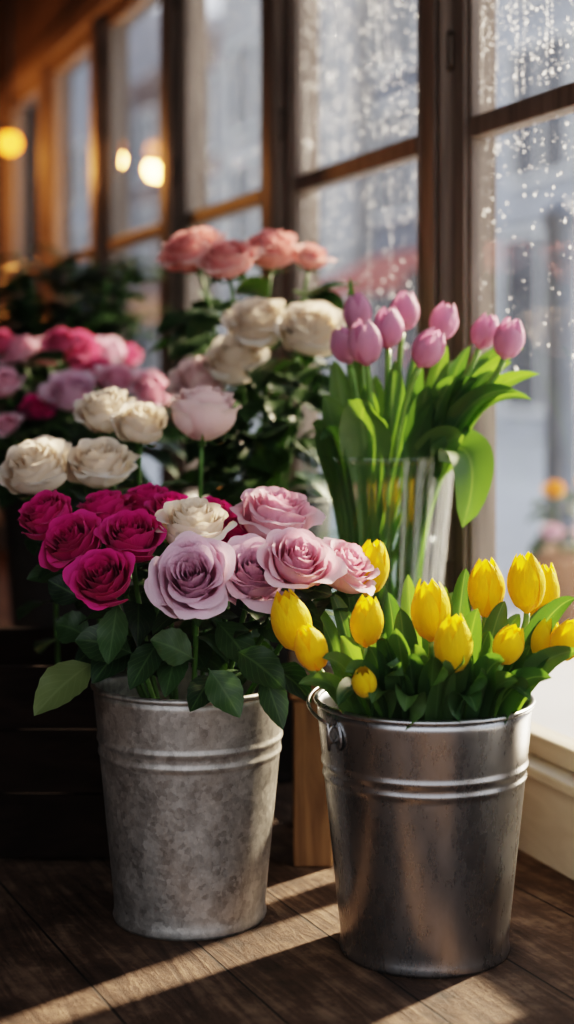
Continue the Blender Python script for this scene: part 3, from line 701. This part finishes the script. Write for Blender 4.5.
# vase : pink tulips
G='pink tulips in the glass vase'; P=[]
for d in [(365,342,48,2.05,(-.1,-.1)),(388,327,44,2.08,(0,0)),(357,312,40,2.18,(-.1,0)),(404,311,42,2.14,(.1,0)),(344,345,40,2.12,(-.3,0)),(429,348,44,2.02,(.5,-.3)),
          (444,321,40,2.12,(.25,0)),(485,331,38,2.06,(.35,0)),(509,338,44,2.02,(.25,-.1))]:
    P.append(tulip(*d[:4],'tulippink',VC,'pink-mauve tulip in the glass vase',G,d[4],0,1.12,.0042))
for i,(x,y,Y,wd,nh,bd) in enumerate([(447,345,2.07,.020,(.2,-1,.2),.1),(540,374,2.00,.019,(-.5,-1,.3),.2),(524,348,2.03,.017,(-.3,-1,.2),.15),(350,276,2.22,.014,(0,-1,.2),.1),
        (470,346,2.10,.017,(0,-1,.2),.15),(518,392,1.99,.020,(-.3,-1,.5),.25),(418,345,2.16,.018,(.3,-1,.2),.1),(395,360,2.06,.020,(.3,-1,.2),.1),(322,395,2.08,.022,(.3,-1,.2),.15),
        (458,376,2.04,.022,(-.3,-1,.3),.15),(490,358,2.12,.020,(.3,-1,.3),.2),(334,360,2.18,.021,(.1,-1,.2),.1),(430,385,2.06,.020,(-.1,-1,.2),.1),(506,346,2.12,.018,(-.1,-1,.2),.2),
        (375,375,2.22,.020,(.1,-1,.2),.1),(455,360,2.22,.020,(-.1,-1,.2),.1),(532,400,2.02,.017,(-.3,-1,.5),.3),(478,378,2.05,.022,(.3,-1,.3),.2),(512,362,2.07,.018,(.4,-1,.3),.2),(365,385,2.08,.02,(.2,-1,.3),.1),
        (312,425,2.10,.020,(.2,-1,.3),.25),(320,440,2.04,.018,(.2,-1,.3),.3),(348,400,2.04,.022,(.1,-1,.3),.15)]):
    tulip_leaf(P[i%len(P)],pt(x,y,Y),wd*1.1,VC,nh,bd,sp=.72,startz=vb+.03,fat=1.1,w0=.05)
def wide(item,pts,wd,nh,tw=0):
    e,org,_=item; blade('leaf',[pt(*p) for p in pts],wd,nh,M['blade'],e,org,'blade',.3,tw,22,1.6,.05)
wide(P[0],[(385,600,2.12),(372,440,2.10),(352,420,2.04),(368,400,2.02)],.038,(0,-1,.1))
wide(P[7],[(405,600,2.13),(425,400,2.12),(500,420,1.99),(462,528,1.97)],.036,(.4,-1,.3),.4)
wide(P[6],[(400,600,2.14),(415,450,2.12),(440,440,2.05),(464,436,2.03)],.030,(-.4,-1,.3),.3)
wide(P[4],[(370,600,2.15),(352,460,2.14),(330,440,2.14),(336,398,2.15)],.026,(0,-1,.1))
wide(P[5],[(400,600,2.13),(405,450,2.12),(430,440,2.08),(440,395,2.06)],.030,(0.2,-1,.1))

# crate : cream / blush roses
G='cream and blush roses in the wooden crate'; B=[]
for d in [(35,467,41,2.02,'cream',(-.2,-.6,1),(-.34,2.20),1.25),(98,463,38,2.04,'cream',(0,-.5,1),(-.28,2.20),1.25),(106,411,33,2.14,'cream',(-.1,-.4,1),(-.27,2.28),1.25),(141,423,31,2.10,'cream',(.1,-.5,1),(-.21,2.24),1.0),(203,416,38,2.08,'blush',(.05,-.12,1),(-.13,2.22),.87)]:
    cont=(d[6][0],d[6][1],.04,.03,.27)
    B.append(rose(*d[:5],cont,'upright cup-shaped blush pink rose rising from the crate' if d[4]=='blush' else 'cream white rose rising from the crate',G,d[5],13,d[7],1.2,.3))
# tall dark bucket
G='peach and cream roses in the tall dark bucket'
for d in [(190,251,32,2.46,'peach',(-.4,-.4,1)),(228,258,31,2.40,'peach',(-.1,-.5,1)),(272,249,31,2.50,'peach',(.1,-.4,1)),(311,257,20,2.46,'peach',(.2,-.2,1)),
          (258,323,36,2.36,'cream',(-.2,-.6,1)),(311,329,40,2.33,'cream',(.1,-.7,1)),(236,359,34,2.36,'cream',(-.2,-.7,1)),(198,380,34,2.40,'blush',(-.4,-.6,1)),(206,243,24,2.56,'peach',(0,-.3,1))]:
    rose(*d[:5],BK,{'peach':'peach-pink rose in the tall dark bucket','cream':'cream rose in the tall dark bucket','blush':'blush cream rose in the tall dark bucket'}[d[4]],G,d[5],16,1.25,1.45,.3)
# far bucket
G='pink roses in the far dark bucket'
for d in [(38,407,20,2.70,'magenta'),(75,349,27,2.85,'hotpink'),(45,350,23,2.95,'rosepink'),(18,352,22,2.82,'rosepink'),(106,352,23,2.95,'mauve'),(70,392,29,2.70,'mauve'),(118,380,23,2.75,'rosepink'),
          (150,390,25,2.70,'rosepink'),(-4,342,18,2.8,'hotpink'),(96,371,20,2.82,'hotpink'),(2,383,22,2.7,'rosepink'),(126,356,19,3.0,'hotpink'),(60,340,18,2.78,'hotpink'),(6,425,15,2.66,'rosepink')]:
    rose(*d[:5],FB,{'magenta':'hot pink rose in a dark metal bucket','hotpink':'bright pink rose in a dark metal bucket','mauve':'mauve rose in a dark metal bucket','rosepink':'pink rose in a dark metal bucket'}[d[4]],G,None,11,1.25,1.6)

# potted shrubs
def shrub(X,Y,hp,rad,zc,hh,n,lab):
    org=Vector((X,Y,0)); e=empty('potted_shrub',org,lab,'plant')
    V,Fc=lathe([(0,0),(.09,0),(.095,.01),(.13,hp-.03),(.14,hp-.028),(.14,hp),(.125,hp),(.12,hp-.04),(0,hp-.04)],40,(X,Y,0)); mk('pot',V,Fc,M['darkmetal'],e,org)
    V=[];Fc=[];C=[]; SV=[];SF=[]
    for k in range(34):
        a=U(0,6.28); rr=rad*math.sqrt(R()); tip=Vector((X+rr*math.cos(a),Y+rr*math.sin(a),zc+hh*U(-.2,1)*(1-.4*rr/rad)))
        ctrl=[Vector((X+U(-.04,.04),Y+U(-.04,.04),hp-.045)),Vector((X,Y,hp+.1)),tip-Vector((0,0,.1)),tip]
        v,f=tube([bez(ctrl,i/7) for i in range(8)],.003,5); o=len(SV); SV+=v; SF+=[tuple(i+o for i in q) for q in f]
        for j in range(n):
            t=U(.35,1); b0=bez(ctrl,t); aa=U(0,6.28); d=Vector((math.cos(aa),math.sin(aa),U(-.2,.7))).normalized(); ln=U(.05,.09); s=d.cross(Vector((0,0,1))).normalized()
            o=len(V); rnd=R()
            for (q,w) in ((0,.003),(.25,.3),(.55,.34),(.8,.2),(1,.0)):
                c=b0+d*ln*q-Vector((0,0,.3*ln*q*q))
                V+=[c-s*w*ln,c-Vector((0,0,.04*ln)),c+s*w*ln]; C+=[(q,1,rnd),(q,0,rnd),(q,1,rnd)]
            for b_ in range(4):
                for a_ in range(2):
                    i0=o+b_*3+a_; Fc.append((i0,i0+1,i0+4,i0+3))
    mk('branches',SV,SF,M['stem'],e,org); f=mk('foliage',V,Fc,M['leaf'],e,org,True,C); f['kind']='stuff'
shrub(-.54,3.50,.55,.21,.82,.20,24,'leafy dark green potted shrub beside the windows')
shrub(-1.04,3.6,.55,.21,.86,.26,24,'leafy dark green potted shrub beside the wall')

# ================================================================ LIGHT
sd=Vector((-.73*math.cos(math.radians(27)),-.69*math.cos(math.radians(27)),-math.sin(math.radians(27))))
s=bpy.data.lights.new('sun','SUN'); s.energy=15; s.angle=math.radians(3.0); s.color=(1,.79,.56)
so=bpy.data.objects.new('sun',s); so.rotation_euler=sd.to_track_quat('-Z','Y').to_euler(); so.location=(6,8,6); COL.objects.link(so)
wd=bpy.data.worlds.new('sky'); bpy.context.scene.world=wd; wd.use_nodes=True; nt=wd.node_tree; nt.nodes.clear()
out=N(nt,'ShaderNodeOutputWorld'); bg=N(nt,'ShaderNodeBackground'); tc=N(nt,'ShaderNodeTexCoord'); sp=N(nt,'ShaderNodeSeparateXYZ'); L(nt,tc.outputs['Generated'],sp.inputs[0])
r=ramp(nt,[(0,(.30,.30,.32)),(.15,(.92,.94,1)),(1,(.70,.76,.88))]); L(nt,sp.outputs[2],r.inputs['Fac']); L(nt,r.outputs['Color'],bg.inputs['Color']); bg.inputs['Strength'].default_value=1.25
L(nt,bg.outputs[0],out.inputs['Surface'])

# ================================================================ CAMERA
cd=bpy.data.cameras.new('camera'); cam=bpy.data.objects.new('camera',cd); COL.objects.link(cam)
cam.location=(0,0,H); cam.rotation_euler=(math.pi/2,0,0)
cd.sensor_fit='VERTICAL'; cd.sensor_height=36; cd.sensor_width=36; cd.lens=F*36/1024; cd.shift_y=-132/1024
cd.dof.use_dof=True; cd.dof.focus_distance=1.74; cd.dof.aperture_fstop=2.0; cd.clip_start=.05
bpy.context.scene.camera=cam
vs=bpy.context.scene.view_settings; vs.view_transform='Filmic'; vs.look='High Contrast'; vs.exposure=0.4
